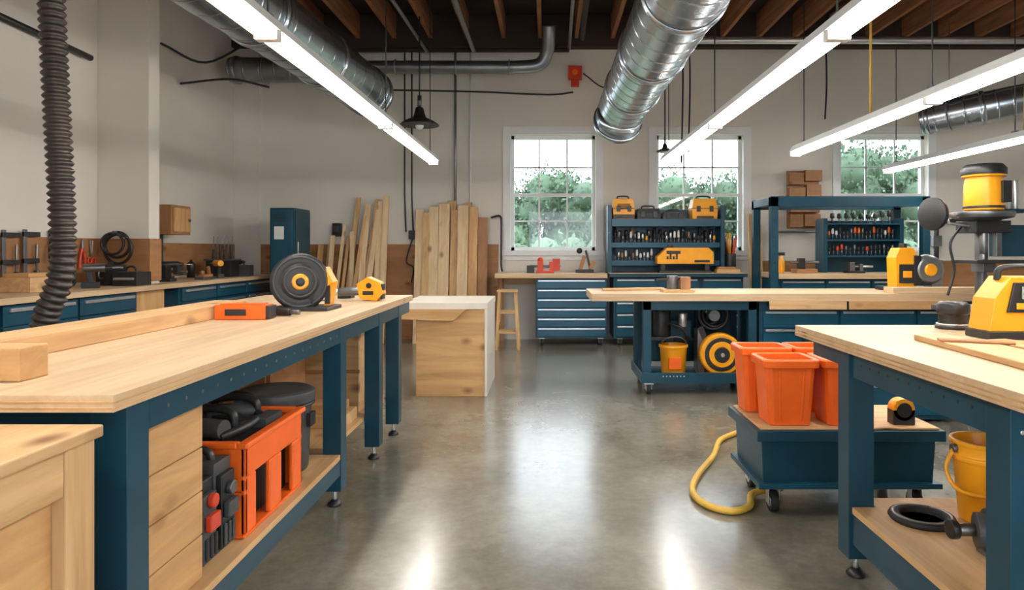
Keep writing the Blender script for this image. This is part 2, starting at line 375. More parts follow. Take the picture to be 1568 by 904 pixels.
def fixture(x, y0, y1, z=2.28):
    b = B('fluorescent_light', .003); n = max(1, round((y1-y0)/2.4)); L = (y1-y0)/n
    b.prism([(x-.035, z+.075), (x+.035, z+.075), (x+.065, z+.012), (x-.065, z+.012)], WHT, 'y', y0, y1)
    for i in range(n):
        a = y0+i*L; c = a+L
        for q in (a, c-.03): b.box(x-.055, x+.055, q, q+.03, z-.035, z+.02, WHT)
        for dx in (-.026, .026): b.cyl((x+dx, a+.03, z-.012), (x+dx, c-.03, z-.012), .019, TUBE, seg=12)
    for i in range(n+1):
        yy = min(max(y0+i*L, y0+.25), y1-.25)
        b.cyl((x, yy, z+.07), (x, yy, TOP), .006, BLK, seg=6)
        b.box(x-.02, x+.02, yy-.03, yy+.03, z+.07, z+.095, STL)
    b.done()
fixture(-1.33, -1.5, 8.0); fixture(1.38, -1.5, 8.0); fixture(2.64, -.5, 7.27); fixture(4.42, 6.2, 8.9); fixture(-3.6, -2.2, .8)  # last fixture is out of view, added to light the foreground
pipe('yellow_power_cord', [(4.55, 6.5, 2.38), (4.56, 6.5, 3.0), (4.6, 6.5, TOP)], .014, YH)
pipe('yellow_power_cord', [(2.70, 5.7, 2.38), (2.70, 5.7, TOP)], .01, YH)
def pendant(x, y, z, r):
    b = B('pendant_lamp', 0); k = r/.22
    b.lathe((x, y, z), [(r, 0), (r, .012), (r*.75, .05*k), (r*.35, .09*k), (r*.28, .13*k), (r*.2, .2*k), (.01, .22*k)], BLK)
    b.ball((x, y, z-.005), r*.22, WHT); b.cyl((x, y, z+.2*k), (x, y, TOP), .009, BLK, seg=8)
    b.cyl((x, y, z+.22*k), (x, y, z+.34*k), r*.11, GALD, seg=12); b.done()
pendant(-1.59, 8.5, 2.8, .24); pendant(1.5, 8.7, 2.5, .11)
for x, y, z in ((1.69, 8.6, 2.35), (1.8, 8.7, 2.5), (3.5, 8.6, 2.9)):
    pipe('power_cable', [(x, y, TOP), (x+.02, y, 3.4), (x, y, z)], .011, BLK)

b = B('dust_extraction_hose', 0)
P = resample(cr([(-2.98, 4.0, 4.15), (-2.92, 4.0, 3.0), (-2.88, 4.0, 2.2), (-2.84, 4.0, 1.4), (-2.85, 4.0, 1.1), (-2.95, 4.0, .8), (-2.98, 4.0, .4), (-2.95, 4.0, .02)], 20), .011)
b.sweep(P, [(.053, .066, .073, .066)[i % 4] for i in range(len(P))], HOSE, 22); b.done()

# ------------------------------------------------------------------ left counter
b = B('drawer_workbench')
for y0, y1 in ((3.0, 6.575), (6.8, 9.07)): b.box(-4.33, -3.62, y0, y1, .88, .925, WT['y'])
b.box(-3.82, -3.62, 6.575, 6.8, .88, .925, WT['y'])
b.box(-4.33, -3.68, 3.0, 6.1, .1, .88, BLUE); b.box(-4.28, -3.72, 3.0, 6.55, 0, .1, BLK)
b.box(-4.33, -3.68, 6.12, 6.56, 0.1, .88, PLY['z']); b.box(-4.33, -3.68, 6.82, 9.05, .1, .88, BLUE); b.box(-4.28, -3.72, 6.9, 9.0, 0, .1, BLK)
for y0, y1 in ((3.02, 3.8), (3.8, 4.58), (4.58, 5.34), (5.34, 6.1), (6.84, 7.57), (7.57, 8.31), (8.31, 9.04)): drawers_side(b, -3.68, y0, y1, .12, .875, 5)
b.done()
def fclamp(y, z):
    b = B('bar_clamp'); x = -4.30
    b.box(x-.008, x+.008, y-.02, y+.02, z, z+.42, STL); b.box(x-.012, x+.012, y-.02, y+.16, z+.36, z+.40, BLK); b.box(x-.012, x+.012, y-.02, y+.15, z+.14, z+.18, BLK)
    b.cyl((x, y+.13, z+.04), (x, y+.13, z+.30), .01, STL, seg=10); b.cyl((x, y+.13, z-.02), (x, y+.13, z+.08), .02, BLK, seg=12); b.done()
fclamp(5.40, .99); fclamp(5.62, 1.0)
b = B('cable_coil', 0)
b.sweep(cr([(-4.31, 5.95, 1.40), (-4.28, 5.88, 1.2), (-4.24, 5.92, 1.0), (-4.2, 6.05, .945), (-4.24, 6.1, 1.1), (-4.28, 6.05, 1.3), (-4.31, 5.98, 1.41)], 8), .016, BLK, 8)
b.sweep(cr([(-4.31, 5.97, 1.38), (-4.27, 6.0, 1.15), (-4.22, 5.95, .96), (-4.2, 5.88, .95)], 8), .012, BLK, 8); b.box(-4.33, -4.29, 5.93, 6.0, 1.36, 1.42, BLK); b.done()
b = B('rubber_hose_coil', 0); b.torus((-4.12, 6.54, 1.30), .12, .014, BLK, (0, 1, .0)); b.torus((-4.10, 6.52, 1.26), .14, .014, BLK, (.1, 1, 0)); b.torus((-4.14, 6.50, 1.31), .10, .012, BLK, (-.1, 1, 0)); b.cyl((-4.12, 6.575, 1.42), (-4.12, 6.48, 1.42), .012, STL); b.done()
b = B('pliers')
for s_ in (-1, 1): b.sweep(cr([(-4.31, 6.33, 1.28), (-4.31, 6.33+.03*s_, 1.18), (-4.31, 6.33+.04*s_, 1.08)], 5), .012, RED, 8)
b.cyl((-4.31, 6.33, 1.26), (-4.31, 6.33, 1.35), .016, STL, r1=.006); b.done()
b = B('scissors')
for s_ in (-1, 1): b.torus((-4.31, 6.46+.03*s_, 1.15), .025, .007, RED, (1, 0, 0), 16); b.rbox((-4.31, 6.46-.008*s_, 1.25), (.004, .014, .18), SIL, (.1*s_, 0, 0))
b.done()
b = B('black_pot', 0); b.lathe((-4.05, 6.33, .926), [(.10, 0), (.115, .02), (.12, .15), (.128, .16), (.128, .18), (.11, .185), (.03, .19), (.02, .215)], BLK); b.torus((-4.05, 6.20, 1.03), .04, .008, STL, (1, 0, 0)); b.done()
b = B('tool_case'); b.box(-3.92, -3.70, 6.15, 6.38, .926, 1.05, BLK); b.box(-3.90, -3.72, 6.13, 6.15, .98, 1.0, SIL); b.torus((-3.81, 6.25, 1.05), .05, .01, BLK, (0, 1, 0)); b.done()
b = B('wood_block'); b.box(-4.2, -3.9, 5.15, 5.55, .926, 1.04, W['y']); b.box(-4.15, -3.95, 5.2, 5.5, 1.04, 1.07, PLY['y']); b.done()
b = B('wooden_wall_cabinet'); b.box(-4.33, -4.05, 7.35, 7.75, 1.42, 1.74, OSB['z']); b.box(-4.05, -4.03, 7.38, 7.72, 1.45, 1.71, PLY['z']); b.cyl((-4.03, 7.68, 1.58), (-4.01, 7.68, 1.58), .015, STL); b.box(-4.31, -4.25, 7.5, 7.56, .93, 1.42, STL); b.done()
def drill(x, y, z, rz, col):
    b = B('cordless_drill'); b.cyl((x-.10, y, z+.17), (x+.06, y, z+.17), .035, col); b.cyl((x+.06, y, z+.17), (x+.11, y, z+.17), .025, BLK, r1=.014); b.cyl((x+.11, y, z+.17), (x+.19, y, z+.17), .005, SIL, seg=8)
    b.rbox((x-.05, y, z+.10), (.04, .035, .13), BLK, (0, -.15, 0)); b.box(x-.11, x+.02, y-.035, y+.035, z, z+.05, BLK); b.done(rz)
drill(-3.95, 7.2, .926, .6, BLK); drill(-3.9, 7.95, .926, 2.4, YEL); drill(-4.0, 8.78, .926, .3, BLK); drill(-3.85, 5.85, .926, .5, STL)
b = B('screwdriver_rack'); b.box(-4.1, -3.8, 8.2, 8.42, .926, 1.12, BLK); b.box(-4.12, -3.78, 8.18, 8.44, 1.12, 1.14, GRY)
for i in range(6):
    x = -4.07+i*.045; b.cyl((x, 8.3, 1.14), (x+.01, 8.3, 1.26+.03*(i % 3)), .012, [BLK, GRY, BLK][i % 3], seg=8); b.cyl((x+.01, 8.3, 1.26), (x+.015, 8.3, 1.42), .006, STL, seg=6)
b.done()
b = B('hand_plane'); b.box(-3.85, -3.75, 7.45, 7.75, .926, .95, STL); b.box(-3.83, -3.77, 7.5, 7.7, .95, .98, OSB['y']); b.ball((-3.8, 7.52, 1.0), .025, OSB['y']); b.rbox((-3.8, 7.66, 1.02), (.03, .03, .09), OSB['z'], (.3, 0, 0)); b.done()
b = B('tool_case'); b.box(-4.0, -3.72, 8.52, 8.65, .926, 1.06, GRY); b.torus((-3.86, 8.58, 1.06), .05, .009, BLK, (0, 1, 0)); b.done()
b = B('bench_vise'); b.box(-3.98, -3.82, 6.92, 7.04, .926, .96, BLK); b.box(-3.93, -3.87, 6.93, 7.03, .96, 1.09, BLK); b.box(-3.80, -3.75, 6.93, 7.03, 1.0, 1.09, BLK); b.cyl((-3.9, 6.98, 1.03), (-3.68, 6.98, 1.03), .015, STL); b.done()
b = B('paint_can_row', 0)
for y, m, h in ((7.05, LBL, .14), (7.18, RED, .11), (8.05, BLK, .16), (8.9, STL, .13)): b.lathe((-4.2, y, .926), [(.045, 0), (.045, h), (.04, h+.01), (.015, h+.03), (.015, h+.05)], m, seg=18)
b.done()

# locker
b = B('metal_locker'); b.box(-3.42, -3.12, 8.42, 8.97, .04, 1.77, BLUE); b.box(-3.40, -3.14, 8.40, 8.42, .1, 1.74, BLUED); b.box(-3.12, -3.105, 8.45, 8.94, .1, 1.74, BLUE)
b.box(-3.36, -3.24, 8.393, 8.40, 1.38, 1.54, LBL); b.box(-3.2, -3.18, 8.385, 8.40, .9, 1.02, SIL); b.box(-3.11, -3.10, 8.5, 8.53, 1.2, 1.35, SIL)
for i in range(4): b.box(-3.36, -3.22, 8.395, 8.40, 1.60+i*.025, 1.61+i*.025, BLK)
for x in (-3.4, -3.18):
    for y in (8.45, 8.9): b.box(x, x+.04, y, y+.04, 0, .04, BLK)
b.done()

# lumber
def lean(b, x, w, top, lx=0, y=9.36, m=None, th=.03):
    m = m or W['z']; h = top; b.hexa([(x, y-.18, 0), (x+w, y-.18, 0), (x+w, y-.18+th, 0), (x, y-.18+th, 0), (x+lx, y+.06, h), (x+lx+w, y+.06, h), (x+lx+w, y+.06+th, h), (x+lx, y+.06+th, h)], m)
b = B('lumber_stack', .002)
for x, w, h, lx in ((-2.80, .06, 1.98, .16), (-2.72, .05, 1.72, .20), (-2.62, .08, 1.88, .12), (-2.54, .07, 1.80, .20), (-2.44, .06, 1.66, .10), (-2.36, .09, 1.92, .04), (-2.27, .08, 1.99, .02), (-2.86, .04, 1.45, .1), (-3.08, .05, 1.33, .05), (-3.0, .06, 1.45, .03), (-2.66, .06, 1.5, -.05), (-2.48, .06, 1.5, .12), (-3.18, .07, 1.32, .02), (-2.60, .05, 1.95, .24), (-2.50, .05, 1.86, .14), (-2.92, .04, 1.6, .12)): lean(b, x, w, h, lx, 9.36+random.uniform(-.09, .02), random.choice([W['z'], PALE, PALE, PLY['z']]))
b.done()
b = B('lumber_stack', .002)
for j, (x, w, h) in enumerate(((-1.80, .11, 1.80), (-1.69, .09, 1.76), (-1.60, .13, 1.84), (-1.47, .14, 1.88), (-1.33, .11, 1.80), (-1.22, .14, 1.86), (-1.08, .12, 1.84))): lean(b, x, w, h, random.uniform(-.015, .015), 9.30+random.uniform(-.05, .03), [PALE, W['z'], PALE, PALE, W['z'], PALE, PLY['z']][j], .04)
for x, w, h in ((-1.76, .09, 1.70), (-1.5, .10, 1.90), (-1.38, .12, 1.93), (-1.14, .1, 1.91)): lean(b, x, w, h, 0, 9.39, W['z'], .03)
lean(b, -.95, .13, 1.70, .0, 9.36, OSB['z'])
b.done()
b = B('lumber_stack', .002)
for x, w, h, m in ((2.76, .05, 1.75, PLY['z']), (2.83, .04, 1.85, OSB['z']), (2.89, .05, 1.6, PLY['z'])): lean(b, x, w, h, 0.02, 9.38, m)
b.done()

# ------------------------------------------------------------------ back counters
b = B('tool_chest'); b.box(-.15, .78, 8.90, 9.36, .10, .88, BLUE); drawers_front(b, -.15, .78, 8.90, .12, .87, 6)
for x in (-.07, .70):
    for y in (8.97, 9.30): b.caster(x, y, .045, .10)
b.done()
b = B('wooden_counter'); b.box(-.68, .78, 8.82, 9.45, .885, .945, WT['x']); b.box(-.66, -.60, 9.38, 9.43, 0, .885, OSB['z'])
b.box(-.6, .7, 9.39, 9.43, .78, .885, W['x']); b.done()
b = B('gooseneck_hose', 0); b.sweep(cr([(-.78, 9.48, 1.7), (-.66, 9.48, 1.72), (-.635, 9.45, 1.6), (-.635, 9.42, 1.1), (-.62, 9.40, .955)], 6), .014, BLK, 8); b.done()
b = B('wooden_stool'); x, y = -.50, 8.66
b.box(x-.13, x+.13, y-.13, y+.13, .72, .75, W['x'])
for sx in (-1, 1):
    for sy in (-1, 1):
        b.hexa([(x+sx*.14-.018, y+sy*.14-.018, 0), (x+sx*.14+.018, y+sy*.14-.018, 0), (x+sx*.14+.018, y+sy*.14+.018, 0), (x+sx*.14-.018, y+sy*.14+.018, 0),
                (x+sx*.10-.018, y+sy*.10-.018, .72), (x+sx*.10+.018, y+sy*.10-.018, .72), (x+sx*.10+.018, y+sy*.10+.018, .72), (x+sx*.10-.018, y+sy*.10+.018, .72)], W['z'])
for z in (.2, .45):
    for sy in (-1, 1): b.box(x-.12, x+.12, y+sy*.118-.01, y+sy*.118+.01, z, z+.03, W['x'])
for sx in (-1, 1): b.box(x+sx*.118-.01, x+sx*.118+.01, y-.12, y+.12, .3, .33, W['y'])
b.done()
b = B('bench_vise'); x, y, z = -.03, 9.05, .946
b.box(x-.12, x+.12, y-.06, y+.06, z, z+.03, RED); b.box(x-.10, x-.02, y-.05, y+.05, z+.03, z+.16, RED); b.box(x+.06, x+.12, y-.05, y+.05, z+.03, z+.15, RED); b.cyl((x-.2, y, z+.09), (x+.2, y, z+.09), .018, STL); b.cyl((x+.2, y-.08, z+.09), (x+.2, y+.08, z+.09), .008, STL)
b.ball((x-.06, y, z+.17), .04, RED); b.box(x-.24, x-.14, y-.04, y+.04, z, z+.1, BLK); b.box(x+.1, x+.2, y-.03, y+.05, z+.03, z+.19, RED); b.done()
b = B('caulking_gun'); b.box(.38, .62, 9.08, 9.16, .946, .99, BLK); b.rbox((.47, 9.12, 1.08), (.05, .05, .2), OSB['z'], (0, .3, 0)); b.rbox((.55, 9.12, 1.10), (.03, .04, .3), BLK, (0, -.25, 0)); b.ball((.43, 9.12, 1.24), .04, BLK); b.rbox((.60, 9.12, 1.05), (.05, .05, .12), OSB['z'], (0, .5, 0)); b.done()

b = B('tool_cabinet'); X0, X1 = .80, 2.34
b.box(.80, 2.58, 8.78, 9.45, .90, .945, BLUE); b.box(.80, 2.58, 8.77, 9.0, .945, .953, WT['x'])
b.box(.86, 2.55, 8.88, 9.42, .10, .90, BLUE)
for x0, x1 in ((.88, 1.42), (1.44, 1.98), (2.0, 2.54)): drawers_front(b, x0, x1, 8.88, .12, .88, 5)
for x in (.95, 1.7, 2.45): b.caster(x, 8.95, .045, .10)
b.box(X0, X1, 9.32, 9.36, .953, 1.80, BLUE)
for x in (X0, X1-.05): b.box(x, x+.05, 9.0, 9.36, .953, 1.84, BLUE)
b.box(X0+.05, X1-.05, 9.0, 9.32, 1.60, 1.635, BLUE); b.box(X0+.05, X1-.05, 8.985, 9.0, 1.56, 1.66, BLUED)
for z in (1.30, 1.06): b.box(X0+.05, X1-.05, 9.08, 9.32, z, z+.02, BLUE); b.box(X0+.05, X1-.05, 9.06, 9.08, z-.02, z+.05, BLUED)
b.done()
def toolrow(name, x0, x1, y, z, n, hmin=.08, hmax=.16, cols=None):
    cols = cols or [YEL, RED, BLK, STL, BLK, SIL]; b = B(name, 0)
    for i in range(n):
        x = x0+(x1-x0)*(i+.5)/n; h = random.uniform(hmin, hmax); c = random.choice(cols); r = (x1-x0)/n*.33
        b.cyl((x, y, z), (x, y, z+h*.55), r*.5, STL, seg=8); b.lathe((x, y, z+h*.5), [(r*.7, 0), (r, .01), (r*.9, h*.4), (r*.6, h*.5)], c, seg=10)
    b.done()
toolrow('screwdriver_set', .88, 2.26, 9.13, 1.321, 26, .12, .2, [YEL, BLK, BLK, STL, SIL, LBL, BLK]); toolrow('chisel_set', .88, 1.42, 9.13, 1.081, 11, .12, .2, [BLK, OSB['z'], SIL, LBL]); toolrow('hand_tool_set', .88, 2.26, 9.25, 1.321, 18, .16, .25, [BLK, STL, W['z']])
def case(name, x0, x1, y0, y1, z0, z1, m, acc=BLK):
    b = B(name, .008); zc = z0+(z1-z0)*.55
    b.frus((x0+x1)/2, (y0+y1)/2, z0, zc, (x1-x0)*.96, (y1-y0)*.96, x1-x0, y1-y0, m); b.frus((x0+x1)/2, (y0+y1)/2, zc+.006, z1, x1-x0, y1-y0, (x1-x0)*.86, (y1-y0)*.86, m)
    b.box(x0+.01, x1-.01, y0+.01, y1-.01, zc-.004, zc+.01, acc); w = x1-x0
    for q in (.25, .75): b.box(x0+w*q-.025, x0+w*q+.025, y0-.012, y0+.01, zc-.04, zc+.035, acc)
    xm = (x0+x1)/2; ym = (y0+y1)/2
    b.sweep(cr([(xm-w*.25, ym, z1-.01), (xm-w*.22, ym, z1+.035), (xm+w*.22, ym, z1+.035), (xm+w*.25, ym, z1-.01)], 5), .011, acc, 8); return b
b = case('power_tool_case', .87, 1.16, 9.04, 9.29, 1.636, 1.93, YEL)
for i in range(5): b.box(.93, 1.10, 9.032, 9.06, 1.82+i*.016-.03, 1.828+i*.016-.03, BLK)
b.box(.88, 1.15, 9.02, 9.04, 1.67, 1.72, BLK); b.done()
b = case('power_tool_case', 1.92, 2.26, 9.04, 9.29, 1.636, 1.93, YEL); b.box(1.98, 2.2, 9.02, 9.04, 1.67, 1.70, BLK); b.done()
case('black_tool_case', 1.19, 1.51, 9.05, 9.29, 1.636, 1.80, BLK, GRY).done(); case('black_tool_case', 1.53, 1.85, 9.05, 9.29, 1.636, 1.75, GRY, BLK).done()
b = B('thickness_planer', .008); b.box(1.45, 2.12, 8.80, 9.0, .954, .985, BLK); b.box(1.47, 1.53, 8.83, 8.98, .985, 1.1, BLK); b.box(2.04, 2.10, 8.83, 8.98, .985, 1.1, BLK)
b.prism([(1.42, 1.07), (2.15, 1.07), (2.15, 1.22), (2.08, 1.28), (1.55, 1.28), (1.42, 1.16)], YEL, 'y', 8.81, 9.0)
for q in range(4): b.box(1.54+q*.04, 1.565+q*.04, 8.80, 8.81, 1.13, 1.17+.03*(q % 2), BLK)
b.box(1.54, 1.72, 8.80, 8.81, 1.20, 1.24, BLK); b.box(1.9, 2.1, 8.80, 8.81, 1.09, 1.12, BLK); b.cyl((1.6, 8.9, 1.28), (1.6, 8.9, 1.31), .04, BLK); b.done()
b = B('wooden_tray'); b.box(2.2, 2.5, 8.84, 9.0, .954, 1.0, W['x']); b.box(2.22, 2.45, 8.86, 8.97, 1.0, 1.03, OSB['x']); b.done()
b = B('brush_pot'); b.cyl((2.46, 9.2, .946), (2.46, 9.2, 1.2), .08, BLK)
for i in range(7): a = i*.9; b.cyl((2.46+.05*math.cos(a), 9.2+.05*math.sin(a), 1.2), (2.46+.09*math.cos(a), 9.2+.07*math.sin(a), 1.42+.03*(i % 3)), .014, [RED, BLK, YEL][i % 3], seg=8)
b.done()

# steel frame bench on right back
b = B('steel_workbench')
for x in (2.62, 4.40):
    for y in (8.0, 8.67): b.box(x, x+.09, y, y+.08, 0, 1.87, BLUE)
b.box(2.62, 4.49, 8.0, 8.08, 1.76, 1.88, BLUE); b.box(2.62, 4.49, 8.67, 8.75, 1.76, 1.88, BLUE)
for x in (2.62, 4.40): b.box(x, x+.09, 8.08, 8.67, 1.78, 1.87, BLUE)
b.box(2.72, 4.39, 8.02, 8.75, .91, .97, WT['x']); b.box(2.74, 4.38, 8.10, 8.72, .1, .91, BLUE)
for x0, x1 in ((2.76, 3.3), (3.3, 3.84), (3.84, 4.37)): drawers_front(b, x0, x1, 8.10, .12, .89, 5)
for i in range(8): b.cyl((2.665, 7.998, 1.0+i*.1), (2.665, 8.001, 1.0+i*.1), .012, BLK, seg=8)
b.box(3.40, 4.39, 8.62, 8.66, .972, 1.62, BLUE)
for x in (3.40, 4.34): b.box(x, x+.05, 8.40, 8.62, .972, 1.64, BLUE)
for z in (1.16, 1.36, 1.56): b.box(3.45, 4.34, 8.40, 8.62, z, z+.02, BLUED)
b.done()
toolrow('screwdriver_set', 3.48, 4.32, 8.49, 1.381, 18, .1, .16, [BLK, BLK, LBL, STL, ORG]); toolrow('chisel_set', 3.48, 4.32, 8.49, 1.181, 16, .1, .15, [BLK, STL, RED]); toolrow('bottle_row', 3.5, 4.3, 8.49, 1.581, 9, .1, .17, [BLK, GRY, RED, GRY])
b = B('spray_bottle', .002); b.lathe((2.88, 8.4, .972), [(.035, 0), (.04, .01), (.04, .13), (.02, .18), (.015, .21)], YEL, seg=16); b.box(2.83, 2.92, 8.385, 8.415, 1.18, 1.22, BLK); b.done()
b = B('drilling_jig'); b.box(3.0, 3.25, 8.2, 8.4, .972, 1.02, OSB['x']); b.box(3.05, 3.12, 8.25, 8.35, 1.02, 1.15, BLK); b.cyl((2.95, 8.3, 1.1), (3.3, 8.3, 1.1), .015, STL); b.done()
b = B('angle_vise'); b.box(3.6, 3.8, 8.15, 8.3, .972, 1.0, BLK); b.box(3.62, 3.68, 8.16, 8.29, 1.0, 1.1, STL); b.box(3.74, 3.78, 8.16, 8.29, 1.0, 1.08, STL); b.cyl((3.7, 8.22, 1.05), (3.92, 8.22, 1.05), .012, SIL); b.done()
b = B('wooden_wall_rack'); b.box(3.34, 3.78, 9.50, 9.53, 1.55, 2.35, OSB['z'])
for i, (x, w, z, h) in enumerate(((3.33, .2, 2.15, .16), (3.55, .23, 2.2, .15), (3.33, .22, 1.93, .18), (3.57, .2, 1.95, .2), (3.35, .4, 1.77, .13), (3.34, .18, 1.56, .18), (3.54, .22, 1.58, .16))): b.box(x, x+w, 9.38, 9.50, z, z+h, [OSB['x'], OSB['z'], OSB['y']][i % 3])
b.done()
b = B('wall_shelf_bracket', .002); b.cyl((3.1, 9.44, 1.50), (3.95, 9.44, 1.50), .015, STL); b.box(3.12, 3.15, 9.43, 9.53, 1.4, 1.54, STL); b.box(3.90, 3.93, 9.43, 9.53, 1.4, 1.54, STL); b.done()
b = B('wall_dust_pipe', .002); b.cyl((5.4, 9.47, 1.0), (5.4, 9.47, 1.65), .03, BLK); b.cyl((5.4, 9.47, 1.65), (6.2, 9.47, 1.65), .03, BLK); b.box(5.34, 5.46, 9.44, 9.53, 1.3, 1.45, STL); b.done()

# ------------------------------------------------------------------ middle bench
b = B('mobile_workbench')
b.box(.38, 3.95, 5.85, 6.65, .81, .875, WT['x']); b.box(1.9, 2.56, 5.83, 5.845, .74, .81, W['x']); b.box(2.58, 3.5, 5.83, 5.845, .74, .81, PLY['x'])
for x in (.83, 1.74):
    for y in (5.90, 6.52): b.box(x, x+.07, y, y+.07, .12, .81, BLUE)
b.box(.83, 1.81, 5.90, 5.94, .73, .81, BLUE); b.box(.83, 1.81, 5.90, 6.59, .10, .13, BLUE); b.box(.81, 1.83, 5.885, 5.90, .10, .19, BLUE)
for x in (.81, 1.815): b.box(x, x+.015, 5.90, 6.59, .10, .19, BLUE)
b.box(.9, 1.74, 6.5, 6.52, .19, .75, BLUE)
for i in range(7): b.cyl((1.0+i*.03, 5.882, .16), (1.0+i*.03, 5.886, .16), .006, SIL, seg=8)
for x in (.88, 1.76):
    for y in (5.94, 6.5): b.caster(x, y, .05, .10)
b.box(1.84, 3.9, 5.93, 6.6, .06, .81, BLUE); b.box(1.9, 3.85, 5.97, 6.55, 0, .06, BLK)
for x0, x1 in ((1.86, 2.53), (2.53, 3.2), (3.2, 3.88)): drawers_front(b, x0, x1, 5.93, .1, .73, 4)
b.done()
b = B('yellow_bucket', .002); b.lathe((1.13, 6.12, .131), [(.095, 0), (.105, .01), (.12, .25), (.13, .25), (.13, .275), (.115, .275), (.1, .04), (.0, .03)], YEL); b.box(1.07, 1.18, 5.998, 6.02, .20, .30, ORG); b.torus((1.13, 6.12, .40), .115, .006, STL, (0, 1, 1)); b.done()
b = B('bench_grinder', .004); c = (1.525, 6.05, .335)
b.lathe((c[0], 5.97, c[2]), [(.175, 0), (.185, .02), (.185, .09), (.165, .11)], YEL, (0, 1, 0), 36); b.lathe((c[0], 5.96, c[2]), [(.145, 0), (.15, .012)], BLK, (0, 1, 0), 36); b.lathe((c[0], 5.95, c[2]), [(.11, 0), (.115, .012)], YEL, (0, 1, 0), 32); b.lathe((c[0], 5.94, c[2]), [(.065, 0), (.07, .012)], BLK, (0, 1, 0)); b.cyl((c[0], 5.92, c[2]), (c[0], 5.94, c[2]), .018, SIL)
b.box(1.36, 1.70, 5.98, 6.3, .132, .16, YEL); b.cyl((c[0], 6.07, c[2]), (c[0], 6.32, c[2]), .12, BLK); b.box(1.34, 1.40, 6.08, 6.25, .16, .54, STL); b.rbox((1.39, 6.1, .50), (.05, .06, .14), BLK, (0, -.4, 0)); b.done()
b = B('hose_reel', 0)
for i, (R, dx) in enumerate(((.14, 0), (.12, .02), (.10, -.02), (.13, .03))): b.torus((1.50+dx, 6.17+.03*i, .66), R*.9, .017, BLK, (.2, 1, .1*i))
b.cyl((1.50, 6.12, .66), (1.50, 6.42, .66), .05, GALD); b.box(1.4, 1.64, 6.42, 6.46, .5, .80, BLUE); b.done()
b = B('vacuum_motor', .004); b.cyl((1.03, 6.2, .47), (1.03, 6.2, .70), .09, BLK); b.cyl((1.03, 6.2, .70), (1.03, 6.2, .74), .06, STL); b.box(.93, 1.13, 6.1, 6.3, .44, .47, BLK)
b.box(.91, .93, 6.15, 6.25, .44, .7, STL); b.box(1.14, 1.33, 6.30, 6.49, .44, .6, BLUED)
b.sweep(cr([(1.08, 6.12, .6), (1.2, 6.05, .55), (1.25, 6.1, .47), (1.32, 6.15, .44)], 6), .014, BLK, 8); b.cyl((1.22, 6.15, .56), (1.22, 6.15, .68), .04, SIL); b.done()
b = B('router_tool', .003); b.box(1.02, 1.3, 6.0, 6.2, .876, .90, W['x']); b.cyl((1.12, 6.1, .90), (1.12, 6.1, 1.02), .05, STL); b.box(1.18, 1.27, 6.04, 6.16, .90, 1.01, OSB['z']); b.cyl((.98, 6.1, .98), (1.24, 6.1, 1.0), .012, BLK); b.done()
b = B('wood_offcut'); b.rbox((.80, 6.35, .888), (.6, .06, .02), W['x'], (0, 0, .25)); b.done()
b = B('wood_plank'); b.box(2.98, 3.9, 5.88, 6.05, .876, .925, WT['x']); b.done()
b = B('miter_saw', .005); b.box(3.12, 3.60, 6.10, 6.5, .876, .91, BLK); b.prism([(3.15, .91), (3.33, .91), (3.36, 1.15), (3.30, 1.27), (3.18, 1.27), (3.14, 1.18)], YEL, 'y', 6.15, 6.32)
b.lathe((3.44, 6.12, 1.07), [(.10, 0), (.13, .02), (.14, .08), (.11, .12)], GALD, (0, 1, 0), 30); b.lathe((3.44, 6.105, 1.07), [(.05, 0), (.06, .02)], YEL, (0, 1, 0)); b.box(3.17, 3.31, 6.14, 6.15, .95, 1.12, BLK); b.box(3.3, 3.36, 6.13, 6.15, .93, 1.2, BLK)
b.box(3.20, 3.28, 6.135, 6.14, 1.0, 1.06, YEL); b.cyl((3.25, 6.24, 1.27), (3.25, 6.24, 1.31), .035, BLK); b.box(3.46, 3.56, 6.14, 6.28, .91, 1.16, GALD); b.done()
# drill press
b = B('drill_press', .004); cx, cy = 3.30, 5.15
b.box(cx-.28, cx+.28, cy-.25, cy+.28, 0, .05, STL); b.box(cx-.2, cx+.2, cy-.18, cy+.2, .05, .78, BLUE); b.box(cx-.26, cx+.28, cy-.24, cy+.26, .78, .82, STL)
b.cyl((cx+.07, cy+.15, .82), (cx+.07, cy+.15, 1.6), .045, STL)
b.box(cx-.16, cx+.30, cy-.16, cy+.16, 1.15, 1.175, BLK); b.box(cx+.02, cx+.12, cy+.05, cy+.2, 1.08, 1.16, STL)
b.lathe((cx-.03, cy-.02, 1.46), [(.05, 0), (.2, .03), (.21, .05), (.21, .075), (.06, .085)], STL); b.box(cx-.1, cx+.16, cy-.06, cy+.2, 1.38, 1.47, BLK)
b.lathe((cx-.02, cy-.02, 1.545), [(.13, 0), (.135, .02), (.13, .2), (.12, .25), (.145, .25), (.145, .31), (.12, .335), (.05, .345)], YEL, seg=32)
b.lathe((cx-.02, cy-.02, 1.82), [(.150, -.01), (.150, .04), (.125, .07), (.05, .075)], BLK, seg=32); b.lathe((cx-.02, cy-.02, 1.56), [(.137, 0), (.137, .02)], BLK, seg=32)
b.box(cx+.03, cx+.10, cy-.16, cy-.12, 1.60, 1.76, BLK)
b.cyl((cx-.02, cy-.02, 1.38), (cx-.02, cy-.02, 1.22), .028, STL); b.cyl((cx-.02, cy-.02, 1.22), (cx-.02, cy-.02, 1.18), .008, SIL)
b.cyl((cx-.16, cy-.02, 1.50), (cx-.40, cy-.02, 1.52), .016, SIL); b.lathe((cx-.40, cy-.02, 1.52), [(.12, -.02), (.125, 0), (.125, .02), (.03, .03)], BLK, (-1, -.35, 0), 30); b.torus((cx-.40, cy-.02, 1.52), .085, .012, GRY, (-1, -.35, 0))
